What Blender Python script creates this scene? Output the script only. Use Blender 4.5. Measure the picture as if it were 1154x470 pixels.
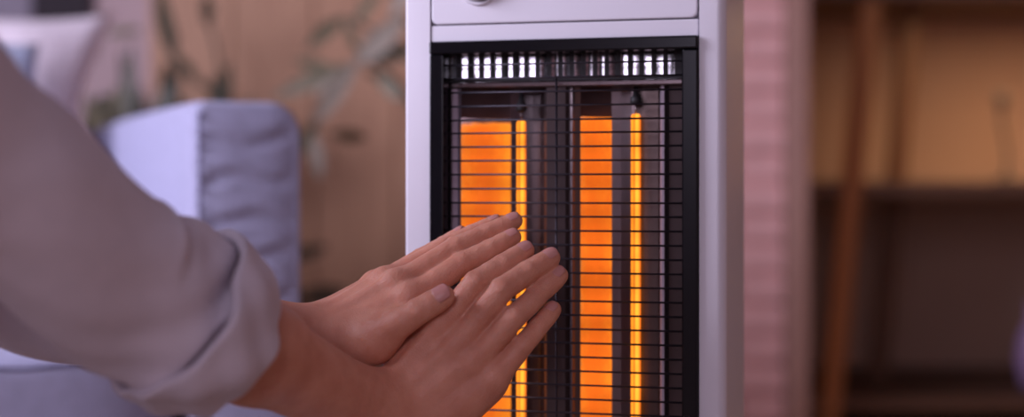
import bpy, bmesh, math, random
import numpy as np
from mathutils import Vector, Matrix

for o in list(bpy.data.objects):
    bpy.data.objects.remove(o, do_unlink=True)
scene = bpy.context.scene
COL = scene.collection
R = math.radians

# ------------------------------------------------------------------ camera, light, exposure
F = 1800.0          # focal length in photo pixels (1154 wide)
CX, HY = 577.0, 213.0
CZ = 0.60           # camera height
cam_data = bpy.data.cameras.new('camera')
cam = bpy.data.objects.new('camera', cam_data)
COL.objects.link(cam)
cam.location = (0, 0, CZ)
cam.rotation_euler = (R(90), 0, 0)
cam_data.sensor_fit = 'HORIZONTAL'
cam_data.sensor_width = 36.0
cam_data.lens = 36.0 * F / 1154.0
cam_data.shift_y = -(235.0 - HY) / 1154.0
cam_data.dof.use_dof = True
cam_data.dof.focus_distance = 1.37
cam_data.dof.aperture_fstop = 1.9
cam_data.clip_start = 0.05
scene.camera = cam

world = bpy.data.worlds.new('room_ambient')
scene.world = world
world.use_nodes = True
world.node_tree.nodes['Background'].inputs[0].default_value = (0.60, 0.47, 0.66, 1)
world.node_tree.nodes['Background'].inputs[1].default_value = 0.20


def area_light(name, loc, target, size, size_y, power, color):
    ld = bpy.data.lights.new(name, 'AREA')
    ld.shape = 'RECTANGLE'
    ld.size, ld.size_y = size, size_y
    ld.energy = power
    ld.color = color
    lo = bpy.data.objects.new(name, ld)
    COL.objects.link(lo)
    lo.location = loc
    lo.rotation_euler = (Vector(target) - Vector(loc)).to_track_quat('-Z', 'Y').to_euler()
    return lo


area_light('window_daylight', (-2.70, 0.75, 1.65), (0.2, 1.75, 0.5), 1.9, 1.5, 145, (0.82, 0.77, 1.0))
area_light('rear_fill_light', (-0.70, -2.15, 1.45), (-0.1, 1.5, 0.6), 1.2, 1.4, 24, (0.86, 0.77, 1.0))  # unseen fill lamp, added to light camera-facing sides and vent slots

vs = scene.view_settings
vs.view_transform = 'Standard'
vs.look = 'None'
vs.exposure = 0.0
vs.gamma = 1.0
vs.use_curve_mapping = False

# ------------------------------------------------------------------ helpers


def P(px, py, d):
    return Vector(((px - CX) * d / F, d, CZ + (HY - py) * d / F))


def empty(name, loc=(0, 0, 0), rz=0.0):
    o = bpy.data.objects.new(name, None)
    COL.objects.link(o)
    o.location = loc
    o.rotation_euler = (0, 0, rz)
    o.empty_display_size = 0.1
    return o


def tag(o, label=None, cat=None, group=None, kind=None):
    if label: o['label'] = label
    if cat: o['category'] = cat
    if group: o['group'] = group
    if kind: o['kind'] = kind
    return o


def link(name, me, mat=None, parent=None, smooth=False):
    o = bpy.data.objects.new(name, me)
    COL.objects.link(o)
    if mat and not me.materials:
        me.materials.append(mat)
    if parent: o.parent = parent
    if smooth:
        me.polygons.foreach_set('use_smooth', [True] * len(me.polygons))
    return o


def pyd(name, verts, faces, mat=None, parent=None, smooth=True, recalc=True):
    me = bpy.data.meshes.new(name)
    me.from_pydata([tuple(v) for v in verts], [], [tuple(f) for f in faces])
    if recalc:
        bm = bmesh.new(); bm.from_mesh(me)
        bmesh.ops.recalc_face_normals(bm, faces=bm.faces)
        bm.to_mesh(me); bm.free()
    me.update()
    return link(name, me, mat, parent, smooth)


def box_mesh(name, size, bevel=0.0, seg=2):
    bm = bmesh.new()
    bmesh.ops.create_cube(bm, size=1.0)
    for v in bm.verts:
        v.co = Vector((v.co.x * size[0], v.co.y * size[1], v.co.z * size[2]))
    if bevel > 0:
        bmesh.ops.bevel(bm, geom=list(bm.edges), offset=bevel, segments=seg, profile=0.5, affect='EDGES')
    me = bpy.data.meshes.new(name)
    bm.to_mesh(me); bm.free()
    return me


def rbox(name, lo, hi, mat, parent=None, bevel=0.002, seg=2, smooth=False):
    """bevelled box between two corners (local coordinates)"""
    lo, hi = Vector(lo), Vector(hi)
    me = box_mesh(name, hi - lo, bevel, seg)
    c = (lo + hi) / 2
    o = link(name, me, mat, parent, smooth)
    o.location = c
    return o


def lathe(name, prof, mat, parent=None, n=32, smooth=True, loc=(0, 0, 0)):
    verts, faces = [], []
    for r, z in prof:
        for i in range(n):
            a = 2 * math.pi * i / n
            verts.append((r * math.cos(a), r * math.sin(a), z))
    m = len(prof)
    for j in range(m - 1):
        for i in range(n):
            faces.append((j * n + i, j * n + (i + 1) % n, (j + 1) * n + (i + 1) % n, (j + 1) * n + i))
    faces.append(tuple(range(n))); faces.append(tuple((m - 1) * n + i for i in range(n)))
    o = pyd(name, verts, faces, mat, parent, smooth)
    o.location = loc
    return o


def frames(pts):
    pts = [Vector(p) for p in pts]
    out, up = [], None
    for i, p in enumerate(pts):
        t = (pts[min(i + 1, len(pts) - 1)] - pts[max(i - 1, 0)]).normalized()
        if up is None:
            up = Vector((0, 0, 1)) if abs(t.z) < 0.9 else Vector((0, 1, 0))
        n = (up - t * up.dot(t)).normalized()
        b = t.cross(n)
        up = n
        out.append((p, t, n, b))
    return out


def tube(name, pts, radii, mat, parent=None, n=12, disp=None, cap=True, smooth=True):
    fr = frames(pts)
    verts, faces = [], []
    m = len(fr)
    for j, (p, t, nn, b) in enumerate(fr):
        r = radii[j] if hasattr(radii, '__len__') else radii
        for i in range(n):
            a = 2 * math.pi * i / n
            rr = r + (disp(j / (m - 1), a) if disp else 0)
            verts.append(p + (nn * math.cos(a) + b * math.sin(a)) * rr)
    for j in range(m - 1):
        for i in range(n):
            faces.append((j * n + i, j * n + (i + 1) % n, (j + 1) * n + (i + 1) % n, (j + 1) * n + i))
    if cap:
        faces.append(tuple(range(n))); faces.append(tuple((m - 1) * n + i for i in range(n)))
    return pyd(name, verts, faces, mat, parent, smooth)


def resample(pts, vals, m):
    """Catmull-Rom resample of points and a radius list"""
    pts = [Vector(p) for p in pts]
    n = len(pts)
    op, ov = [], []
    for k in range(m):
        u = k / (m - 1) * (n - 1)
        i = min(int(u), n - 2); f = u - i
        a, b, c, d = pts[max(i - 1, 0)], pts[i], pts[i + 1], pts[min(i + 2, n - 1)]
        va, vb, vc, vd = vals[max(i - 1, 0)], vals[i], vals[i + 1], vals[min(i + 2, n - 1)]
        cr = lambda w, x, y, z: 0.5 * ((2 * x) + (y - w) * f + (2 * w - 5 * x + 4 * y - z) * f * f + (3 * x - w - 3 * y + z) * f ** 3)
        op.append(cr(a, b, c, d)); ov.append(cr(va, vb, vc, vd))
    return op, ov


# ------------------------------------------------------------------ materials
def new_mat(name):
    m = bpy.data.materials.new(name)
    m.use_nodes = True
    nt = m.node_tree
    return m, nt, nt.nodes['Principled BSDF']


def N(nt, typ, **kw):
    n = nt.nodes.new(typ)
    for k, v in kw.items(): setattr(n, k, v)
    return n


def simple(name, col, rough=0.5, metal=0.0, noise=0.0, nscale=20.0, bump=0.0, bscale=200.0, sss=0.0, spec=0.5, stretch=(1, 1, 1), col2=None):
    m, nt, b = new_mat(name)
    b.inputs['Roughness'].default_value = rough
    b.inputs['Metallic'].default_value = metal
    b.inputs['Specular IOR Level'].default_value = spec
    tc = N(nt, 'ShaderNodeTexCoord')
    mp = N(nt, 'ShaderNodeMapping')
    mp.inputs['Scale'].default_value = stretch
    nt.links.new(tc.outputs['Object'], mp.inputs['Vector'])
    tx = N(nt, 'ShaderNodeTexNoise')
    tx.inputs['Scale'].default_value = nscale
    tx.inputs['Detail'].default_value = 4
    nt.links.new(mp.outputs[0], tx.inputs['Vector'])
    rp = N(nt, 'ShaderNodeValToRGB')
    c2 = col2 or tuple(c * (1 - noise) for c in col)
    rp.color_ramp.elements[0].position = 0.3
    rp.color_ramp.elements[1].position = 0.7
    rp.color_ramp.elements[0].color = (*c2, 1)
    rp.color_ramp.elements[1].color = (*col, 1)
    nt.links.new(tx.outputs['Fac'], rp.inputs[0])
    nt.links.new(rp.outputs[0], b.inputs['Base Color'])
    if bump > 0:
        t2 = N(nt, 'ShaderNodeTexNoise')
        t2.inputs['Scale'].default_value = bscale
        t2.inputs['Detail'].default_value = 3
        nt.links.new(tc.outputs['Object'], t2.inputs['Vector'])
        bp = N(nt, 'ShaderNodeBump')
        bp.inputs['Strength'].default_value = bump
        bp.inputs['Distance'].default_value = 0.002
        nt.links.new(t2.outputs['Fac'], bp.inputs['Height'])
        nt.links.new(bp.outputs[0], b.inputs['Normal'])
    if sss > 0:
        b.inputs['Subsurface Weight'].default_value = sss
        b.inputs['Subsurface Radius'].default_value = (1.0, 0.35, 0.2)
        b.inputs['Subsurface Scale'].default_value = 0.006
    return m


def fabric(name, col, scale=900.0, strength=0.35, rough=0.9, noise=0.12):
    m, nt, b = new_mat(name)
    b.inputs['Roughness'].default_value = rough
    b.inputs['Specular IOR Level'].default_value = 0.15
    b.inputs['Sheen Weight'].default_value = 0.15
    tc = N(nt, 'ShaderNodeTexCoord')
    hs = []
    for d in ('X', 'Z'):
        w = N(nt, 'ShaderNodeTexWave', wave_type='BANDS', bands_direction=d)
        w.inputs['Scale'].default_value = scale / 6.0
        w.inputs['Distortion'].default_value = 1.5
        nt.links.new(tc.outputs['Object'], w.inputs['Vector'])
        hs.append(w)
    mx = N(nt, 'ShaderNodeMath', operation='ADD')
    nt.links.new(hs[0].outputs['Fac'], mx.inputs[0]); nt.links.new(hs[1].outputs['Fac'], mx.inputs[1])
    bp = N(nt, 'ShaderNodeBump')
    bp.inputs['Strength'].default_value = strength
    bp.inputs['Distance'].default_value = 0.0008
    nt.links.new(mx.outputs[0], bp.inputs['Height'])
    nt.links.new(bp.outputs[0], b.inputs['Normal'])
    tx = N(nt, 'ShaderNodeTexNoise')
    tx.inputs['Scale'].default_value = 60
    tx.inputs['Detail'].default_value = 6
    nt.links.new(tc.outputs['Object'], tx.inputs['Vector'])
    rp = N(nt, 'ShaderNodeValToRGB')
    rp.color_ramp.elements[0].position = 0.3; rp.color_ramp.elements[1].position = 0.7
    rp.color_ramp.elements[0].color = (*[c * (1 - noise) for c in col], 1)
    rp.color_ramp.elements[1].color = (*col, 1)
    nt.links.new(tx.outputs['Fac'], rp.inputs[0])
    nt.links.new(rp.outputs[0], b.inputs['Base Color'])
    return m


def skin_material():
    m, nt, b = new_mat('skin')
    tc = N(nt, 'ShaderNodeTexCoord')
    tx = N(nt, 'ShaderNodeTexNoise')
    tx.inputs['Scale'].default_value = 45
    tx.inputs['Detail'].default_value = 5
    nt.links.new(tc.outputs['Object'], tx.inputs['Vector'])
    rp = N(nt, 'ShaderNodeValToRGB')
    rp.color_ramp.elements[0].position = 0.32; rp.color_ramp.elements[1].position = 0.72
    rp.color_ramp.elements[0].color = (0.60, 0.255, 0.165, 1)
    rp.color_ramp.elements[1].color = (0.71, 0.340, 0.230, 1)
    nt.links.new(tx.outputs['Fac'], rp.inputs[0])
    nt.links.new(rp.outputs[0], b.inputs['Base Color'])
    b.inputs['Roughness'].default_value = 0.48
    b.inputs['Specular IOR Level'].default_value = 0.4
    b.inputs['Subsurface Weight'].default_value = 0.35
    b.inputs['Subsurface Radius'].default_value = (1.0, 0.35, 0.2)
    b.inputs['Subsurface Scale'].default_value = 0.004
    vo = N(nt, 'ShaderNodeTexVoronoi')
    vo.inputs['Scale'].default_value = 700
    nt.links.new(tc.outputs['Object'], vo.inputs['Vector'])
    n2 = N(nt, 'ShaderNodeTexNoise')
    n2.inputs['Scale'].default_value = 160
    n2.inputs['Detail'].default_value = 4
    nt.links.new(tc.outputs['Object'], n2.inputs['Vector'])
    ad = N(nt, 'ShaderNodeMath', operation='MULTIPLY_ADD')
    ad.inputs[1].default_value = 0.35
    nt.links.new(vo.outputs['Distance'], ad.inputs[0]); nt.links.new(n2.outputs['Fac'], ad.inputs[2])
    bp = N(nt, 'ShaderNodeBump')
    bp.inputs['Strength'].default_value = 0.5
    bp.inputs['Distance'].default_value = 0.0014
    nt.links.new(ad.outputs[0], bp.inputs['Height'])
    nt.links.new(bp.outputs[0], b.inputs['Normal'])
    return m


def glow_material():
    """glowing quartz tube: a coil seen as two bright bands, slightly uneven along its length"""
    m, nt, b = new_mat('glowing_quartz')
    nt.nodes.remove(b)
    out = nt.nodes['Material Output']
    em = N(nt, 'ShaderNodeEmission')
    tc = N(nt, 'ShaderNodeTexCoord')
    sep = N(nt, 'ShaderNodeSeparateXYZ')
    nt.links.new(tc.outputs['Object'], sep.inputs[0])
    mr = N(nt, 'ShaderNodeMapRange')
    mr.inputs['From Min'].default_value = -0.0046; mr.inputs['From Max'].default_value = 0.0046
    nt.links.new(sep.outputs['X'], mr.inputs['Value'])
    rp = N(nt, 'ShaderNodeValToRGB')
    cr = rp.color_ramp
    cr.elements[0].position = 0.0; cr.elements[0].color = (0.75, 0.12, 0.01, 1)
    cr.elements[1].position = 1.0; cr.elements[1].color = (0.62, 0.09, 0.01, 1)
    for p, c in ((0.22, (1.0, 0.31, 0.02, 1)), (0.44, (0.55, 0.10, 0.01, 1)), (0.58, (1.0, 0.36, 0.03, 1)), (0.8, (1.0, 0.36, 0.03, 1))):
        e = cr.elements.new(p); e.color = c
    nt.links.new(mr.outputs[0], rp.inputs[0])
    nt.links.new(rp.outputs[0], em.inputs['Color'])
    tx = N(nt, 'ShaderNodeTexNoise')
    tx.inputs['Scale'].default_value = 20
    tx.inputs['Detail'].default_value = 3
    nt.links.new(tc.outputs['Object'], tx.inputs['Vector'])
    m2 = N(nt, 'ShaderNodeMapRange')
    m2.inputs['From Min'].default_value = 0.3; m2.inputs['From Max'].default_value = 0.7
    m2.inputs['To Min'].default_value = 0.85; m2.inputs['To Max'].default_value = 2.2
    nt.links.new(tx.outputs['Fac'], m2.inputs['Value'])
    nt.links.new(m2.outputs[0], em.inputs['Strength'])
    nt.links.new(em.outputs[0], out.inputs['Surface'])
    return m


def wood(name, c1, c2, rough=0.55, stretch=(14, 14, 1.2)):
    return simple(name, c1, rough, noise=0.3, nscale=6.0, stretch=stretch, col2=c2, bump=0.1, bscale=60)


M = {}
M['white_plastic'] = simple('white_plastic', (0.74, 0.725, 0.785), 0.38, noise=0.02, bump=0.02, bscale=900)
M['groove'] = simple('shadow_gap_plastic', (0.25, 0.24, 0.28), 0.6, noise=0.1)
M['black_gloss'] = simple('black_gloss_plastic', (0.004, 0.004, 0.006), 0.2, noise=0.2, spec=0.3)
M['black_matte'] = simple('black_matte_metal', (0.012, 0.010, 0.013), 0.6, noise=0.2)
M['wire'] = simple('dark_wire', (0.035, 0.03, 0.04), 0.4, metal=0.6, noise=0.2)
M['reflector'] = simple('polished_reflector', (0.84, 0.76, 0.74), 0.12, metal=1.0, noise=0.10, nscale=8, stretch=(4, 4, 1), bump=0.25, bscale=30)
M['reflector_dull'] = simple('brushed_metal', (0.24, 0.19, 0.195), 0.28, metal=1.0, noise=0.2, nscale=12, stretch=(6, 6, 1))
M['reflector_end'] = simple('dim_reflection_end', (0.16, 0.12, 0.13), 0.4, metal=0.9, noise=0.4, nscale=18)  # colour darkened to stand in for a dim reflection above the tubes
M['reflector_dark'] = simple('dim_reflection_trough', (0.11, 0.08, 0.075), 0.25, metal=1.0, noise=0.3, nscale=10, stretch=(6, 6, 1))  # dim reflection in the right trough, put into the metal's colour
M['flange'] = simple('dull_flange_metal', (0.42, 0.34, 0.40), 0.45, metal=0.4, noise=0.2)
M['divider'] = simple('dark_brown_metal', (0.10, 0.075, 0.075), 0.35, metal=0.8, noise=0.2)
M['vent_plate'] = simple('bright_vent_sheet', (0.90, 0.88, 0.92), 0.16, metal=1.0, noise=0.05, nscale=60, bump=0.3, bscale=40)
M['knob'] = simple('knob_taupe', (0.30, 0.23, 0.22), 0.35, metal=0.5, noise=0.1)
M['ceramic'] = simple('black_ceramic', (0.02, 0.018, 0.02), 0.5, noise=0.2)
M['glow'] = glow_material()
M['skin'] = skin_material()
M['nail'] = simple('fingernail', (0.64, 0.285, 0.245), 0.36, noise=0.06, sss=0.2, spec=0.4)
M['shirt'] = fabric('taupe_shirt_cloth', (0.68, 0.62, 0.69), 1800, 0.25, noise=0.06)
M['jeans'] = fabric('blue_denim', (0.10, 0.14, 0.25), 1800, 0.4)
M['hair'] = simple('brown_hair', (0.07, 0.035, 0.02), 0.45, noise=0.4, nscale=80, stretch=(1, 1, 0.2))
M['sofa'] = fabric('lavender_blue_upholstery', (0.435, 0.435, 0.60), 1100, 0.4)
M['thread'] = simple('dark_thread', (0.09, 0.08, 0.16), 0.8, noise=0.2)
M['pillow'] = fabric('white_pillow_cloth', (0.90, 0.81, 0.87), 1200, 0.2)
M['pillow_blue'] = fabric('blue_grey_cloth', (0.46, 0.52, 0.68), 1200, 0.2)
M['plaster'] = simple('mauve_plaster', (0.58, 0.43, 0.43), 0.85, noise=0.08, nscale=4, bump=0.15, bscale=60)
M['wood_wall'] = wood('warm_wood_panel', (0.58, 0.335, 0.195), (0.47, 0.255, 0.145))
M['brick'] = simple('painted_brick', (0.90, 0.52, 0.48), 0.8, noise=0.25, nscale=14, bump=0.4, bscale=70)
M['mortar'] = simple('mortar', (0.75, 0.42, 0.38), 0.9, noise=0.15, nscale=30)
M['trim'] = wood('brown_trim', (0.46, 0.27, 0.21), (0.38, 0.21, 0.16))
M['alcove'] = simple('brown_alcove_wall', (0.46, 0.31, 0.235), 0.85, noise=0.1, nscale=3)
M['shelf_wood'] = wood('dark_shelf_wood', (0.13, 0.06, 0.03), (0.085, 0.04, 0.02), stretch=(1.2, 14, 14))
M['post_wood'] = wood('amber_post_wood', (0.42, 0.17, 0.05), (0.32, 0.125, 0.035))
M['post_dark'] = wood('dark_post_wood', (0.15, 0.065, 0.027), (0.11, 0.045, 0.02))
M['floor'] = wood('floor_wood', (0.30, 0.19, 0.13), (0.21, 0.13, 0.09), stretch=(1, 12, 12))
M['leaf'] = simple('olive_leaf', (0.21, 0.185, 0.11), 0.55, noise=0.35, nscale=12)
M['leaf_dark'] = simple('dark_leaf', (0.080, 0.078, 0.045), 0.5, noise=0.3, nscale=12)
M['leaf_grey'] = simple('grey_green_leaf', (0.36, 0.31, 0.24), 0.6, noise=0.2, nscale=12)
M['stem'] = simple('plant_stem', (0.10, 0.08, 0.045), 0.7, noise=0.3)
M['pot'] = simple('pot_ceramic', (0.45, 0.36, 0.33), 0.5, noise=0.1)
M['soil'] = simple('soil', (0.03, 0.02, 0.015), 0.9, noise=0.4)
M['picture'] = simple('dark_picture', (0.035, 0.025, 0.032), 0.6, spec=0.2, noise=0.2, nscale=5)
M['frame_grey'] = simple('grey_frame', (0.22, 0.18, 0.24), 0.5, noise=0.1)
M['ornament'] = simple('dark_ornament', (0.06, 0.04, 0.03), 0.5, noise=0.2)
M['lilac'] = simple('lilac_glaze', (0.34, 0.22, 0.40), 0.35, noise=0.1)

# ------------------------------------------------------------------ the room
PLANE_Y = 3.9


def struct(o):
    o['kind'] = 'structure'
    return o


struct(rbox('floor', (-2.75, -2.0, -0.04), (2.4, 4.75, 0.0), M['floor'], None, 0))
struct(rbox('wall_back', (-2.75, PLANE_Y, 0.0), (0.60, PLANE_Y + 0.1, 2.5), M['plaster'], None, 0))

# left wall with its window opening
wl = struct(rbox('wall_left', (-2.70, -2.0, 0.0), (-2.60, -0.25, 2.5), M['plaster'], None, 0))
for lo, hi in (((-2.70, 1.75, 0), (-2.60, PLANE_Y, 2.5)), ((-2.70, -0.25, 0), (-2.60, 1.75, 0.85)), ((-2.70, -0.25, 2.40), (-2.60, 1.75, 2.5))):
    p = rbox('wall_panel', Vector(lo) - wl.location, Vector(hi) - wl.location, M['plaster'], wl, 0)
win = struct(empty('window_1', (-2.65, 0.75, 0.85)))
for lo, hi in (((-0.04, -1.0, 0.0), (0.04, 1.0, 0.05)), ((-0.04, -1.0, 1.50), (0.04, 1.0, 1.55)), ((-0.04, -1.0, 0.05), (0.04, -0.95, 1.5)),
               ((-0.04, 0.95, 0.05), (0.04, 1.0, 1.5)), ((-0.03, -0.02, 0.05), (0.03, 0.02, 1.5))):
    rbox('window_frame', lo, hi, M['white_plastic'], win, 0.004)

wf = struct(rbox('wall_front', (-2.70, -2.10, 0.0), (-1.40, -2.0, 2.5), M['plaster'], None, 0))
for lo, hi in (((0.0, -2.10, 0), (2.4, -2.0, 2.5)), ((-1.40, -2.10, 0), (0.0, -2.0, 0.72)), ((-1.40, -2.10, 2.20), (0.0, -2.0, 2.5))):
    rbox('wall_panel', Vector(lo) - wf.location, Vector(hi) - wf.location, M['plaster'], wf, 0)
added_win = struct(empty('added_window_2', (-0.70, -2.05, 0.72)))  # unseen window invented to frame the added fill light
for lo, hi in (((-0.70, -0.04, 0.0), (0.70, 0.04, 0.05)), ((-0.70, -0.04, 1.43), (0.70, 0.04, 1.48)), ((-0.70, -0.04, 0.05), (-0.65, 0.04, 1.43)),
               ((0.65, -0.04, 0.05), (0.70, 0.04, 1.43)), ((-0.02, -0.03, 0.05), (0.02, 0.03, 1.43))):
    rbox('window_frame', lo, hi, M['white_plastic'], added_win, 0.004)

# wooden boards on the back wall behind the plants
xw0 = P(166, 0, PLANE_Y - 0.05).x
board_w = 0.20
bx = xw0
pan = struct(empty('trim_1', (xw0, PLANE_Y - 0.03, 0)))
random.seed(4)
k = 0
board_mesh = None
while bx < 0.0:
    if board_mesh is None:
        board_mesh = box_mesh('board', (board_w - 0.004, 0.03, 2.3), 0.003)
        board_mesh.materials.append(M['wood_wall'])
    b = link('board', board_mesh, None, pan)
    b.location = (bx - xw0 + board_w / 2, 0.012 + random.uniform(-0.002, 0.002), 1.15)
    bx += board_w; k += 1

# painted brick pillar seen right of the heater
BY = 3.60
bx1 = P(884, 0, BY).x
bx0 = bx1 - 0.62
pil = struct(rbox('wall_pillar', (bx0, BY + 0.012, 0.0), (bx1 - 0.004, PLANE_Y, 2.5), M['mortar'], None, 0))
ph, pw, gap = 0.058, 0.20, 0.010
brick_full = box_mesh('brick', (pw, 0.11, ph), 0.005); brick_full.materials.append(M['brick'])
brick_half = box_mesh('brick', (pw / 2 - gap / 2, 0.11, ph), 0.005); brick_half.materials.append(M['brick'])
z = 0.005
row = 0
while z < 1.32:
    x = bx1
    first = True
    while x - pw > bx0 - 0.01:
        half = first and row % 2
        w = pw / 2 - gap / 2 if half else pw
        b = link('brick', brick_half if half else brick_full, None, pil)
        b.location = Vector((x - w / 2, BY + 0.055 + random.uniform(-0.004, 0.004), z + ph / 2)) - pil.location
        x -= w + gap
        first = False
    z += ph + gap
    row += 1

struct(rbox('trim_2', (bx1 + 0.002, BY - 0.02, 0.0), (P(911, 0, BY).x, BY + 0.10, 2.5), M['trim'], None, 0.006))
AX = P(911, 0, BY).x - 0.02
struct(rbox('wall_alcove', (AX - 0.06, 4.45, 0.0), (2.4, 4.55, 2.5), M['alcove'], None, 0))
struct(rbox('wall_alcove_side', (AX - 0.06, BY + 0.11, 0.0), (AX, 4.445, 2.5), M['alcove'], None, 0))
struct(rbox('wall_right', (2.3, -2.0, 0.0), (2.4, 4.445, 2.5), M['alcove'], None, 0))

# dark picture on the back wall, seen above the pillow
pd = PLANE_Y - 0.03
pic = empty('framed_picture', (P(18, 0, pd).x, PLANE_Y - 0.002, P(0, 60, pd).z))
pr = P(102, 0, pd).x - pic.location.x
rbox('canvas', (P(36, 0, pd).x - pic.location.x, -0.018, 0.0), (pr, -0.004, 0.62), M['picture'], pic, 0.002)
rbox('mount_panel', (-0.42, -0.022, -0.02), (P(35, 0, pd).x - pic.location.x, -0.002, 0.64), M['frame_grey'], pic, 0.003)
tag(pic, 'dark framed picture on the mauve wall above the white pillow', 'picture')

# ------------------------------------------------------------------ ladder shelf in the alcove
shelf = empty('ladder_shelf', (0.70, 4.0, 0.0))
SO = shelf.location


def post(name, a, b, w, mat):
    a, b = Vector(a) - SO, Vector(b) - SO
    d = (b - a)
    me = box_mesh(name, (w, w, d.length), 0.004)
    o = link(name, me, mat, shelf)
    o.location = (a + b) / 2
    o.rotation_euler = d.to_track_quat('Z', 'X').to_euler()
    return o


def at_floor(px0, py0, px1, py1, d):
    a, b = P(px0, py0, d), P(px1, py1, d)
    dirv = (a - b).normalized()
    bot = b - dirv * ((b.z - 0.006) / dirv.z)
    top = a + dirv * 0.12
    return bot, top


b0, t0 = at_floor(980, 0, 934, 470, 3.80)
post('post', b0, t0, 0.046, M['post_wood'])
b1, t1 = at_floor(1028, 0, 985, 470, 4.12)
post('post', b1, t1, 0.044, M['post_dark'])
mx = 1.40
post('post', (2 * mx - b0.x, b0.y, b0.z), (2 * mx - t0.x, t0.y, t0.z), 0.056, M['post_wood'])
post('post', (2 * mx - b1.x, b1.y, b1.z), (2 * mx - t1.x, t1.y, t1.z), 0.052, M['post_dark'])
zs_top = P(0, -22, 3.77).z
zs_mid = 0.60
zs_low = P(0, 452, 3.85).z
for zz, th in ((zs_top, 0.035), (zs_mid, 0.036), (zs_low, 0.036)):
    rbox('shelf_board', Vector((AX + 0.03, 3.78, zz - th / 2)) - SO, Vector((2.16, 4.435, zz + th / 2)) - SO, M['shelf_wood'], shelf, 0.004)
tag(shelf, 'dark wooden ladder shelf with slanted posts in the brown alcove', 'shelf')

# light bar under the top shelf board
rbox('shelf_lip', Vector((AX + 0.03, 3.762, zs_top - 0.045)) - SO, Vector((2.16, 3.779, zs_top + 0.018)) - SO, M['shelf_wood'], shelf, 0.003)
bar = rbox('light_bar', (-0.45, -0.02, -0.014), (0.45, 0.02, -0.0005), M['ornament'], shelf, 0.003)
bar.location = Vector((1.55, 3.83, zs_top - 0.02525)) - SO
md, nt_, b_ = new_mat('warm_diffuser')
b_.inputs['Emission Color'].default_value = (1.0, 0.62, 0.32, 1)
b_.inputs['Emission Strength'].default_value = 2.0
rbox('diffuser', (-0.44, -0.012, -0.0108), (0.44, 0.012, -0.0069), md, bar, 0.001)
ld = bpy.data.lights.new('shelf_lamp', 'AREA')
ld.shape = 'RECTANGLE'; ld.size = 0.86; ld.size_y = 0.02; ld.energy = 8.5; ld.color = (1.0, 0.60, 0.30)
lo_ = bpy.data.objects.new('lamp', ld); COL.objects.link(lo_); lo_.parent = bar; lo_.location = (0, 0, -0.0125)

# slender ornament on the middle board and a lilac vase on the low one
oo = P(1134, 0, 3.95)
orn = empty('stem_ornament', (oo.x, 3.95, zs_mid + 0.0182))
lathe('foot', [(0.030, 0.0), (0.032, 0.006), (0.010, 0.012), (0.006, 0.018)], M['ornament'], orn)
opts = [(0.0, 0, 0.012), (0.004, 0, 0.06), (-0.004, 0, 0.11), (-0.012, 0, 0.155), (-0.010, 0, 0.185)]
rp_, rr_ = resample(opts, [0.006, 0.0055, 0.005, 0.005, 0.005], 20)
tube('stem', rp_, rr_, M['ornament'], orn, 10)
bud = lathe('bud', [(0.003, -0.022), (0.013, -0.016), (0.018, 0.0), (0.015, 0.014), (0.006, 0.024), (0.001, 0.026)], M['ornament'], orn)
bud.location = (-0.010, 0, 0.200)
tag(orn, 'slender dark stem ornament with rounded bud on the middle shelf board', 'ornament')
vz = P(1172, 0, 3.92)
vase = lathe('vase', [(0.030, 0.0), (0.045, 0.01), (0.058, 0.07), (0.050, 0.13), (0.030, 0.17), (0.026, 0.20), (0.034, 0.215), (0.030, 0.215), (0.022, 0.20)], M['lilac'], None)
vase.location = (vz.x, 3.92, zs_low + 0.0182)
tag(vase, 'lilac glazed vase on the lowest shelf board', 'vase')

# ------------------------------------------------------------------ sofa
SA = P(218, 0, 2.0)
srz = math.atan2(0.36, 0.93)
sofa = empty('sofa', (SA.x, 2.0, 0.0), srz)
tag(sofa, 'lavender blue upholstered sofa with quilted arm behind the outstretched arms', 'sofa')
ARM_W, ARM_T, ARM_L = 0.139, P(0, 114, 2.0).z, 1.25


def arm_outline(inset, n=8):
    rL, rR = 0.016, 0.040
    pts = []
    x0, x1, z0, z1 = inset, ARM_W - inset, 0.03, ARM_T - inset
    pts.append((x0, z0))
    for i in range(n + 1):
        a = math.pi - (math.pi / 2) * i / n
        pts.append((x0 + rL + rL * math.cos(a), z1 - rL + rL * math.sin(a)))
    for i in range(n + 1):
        a = math.pi / 2 - (math.pi / 2) * i / n
        pts.append((x1 - rR + rR * math.cos(a), z1 - rR + rR * math.sin(a)))
    pts.append((x1, z0))
    return pts


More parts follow.
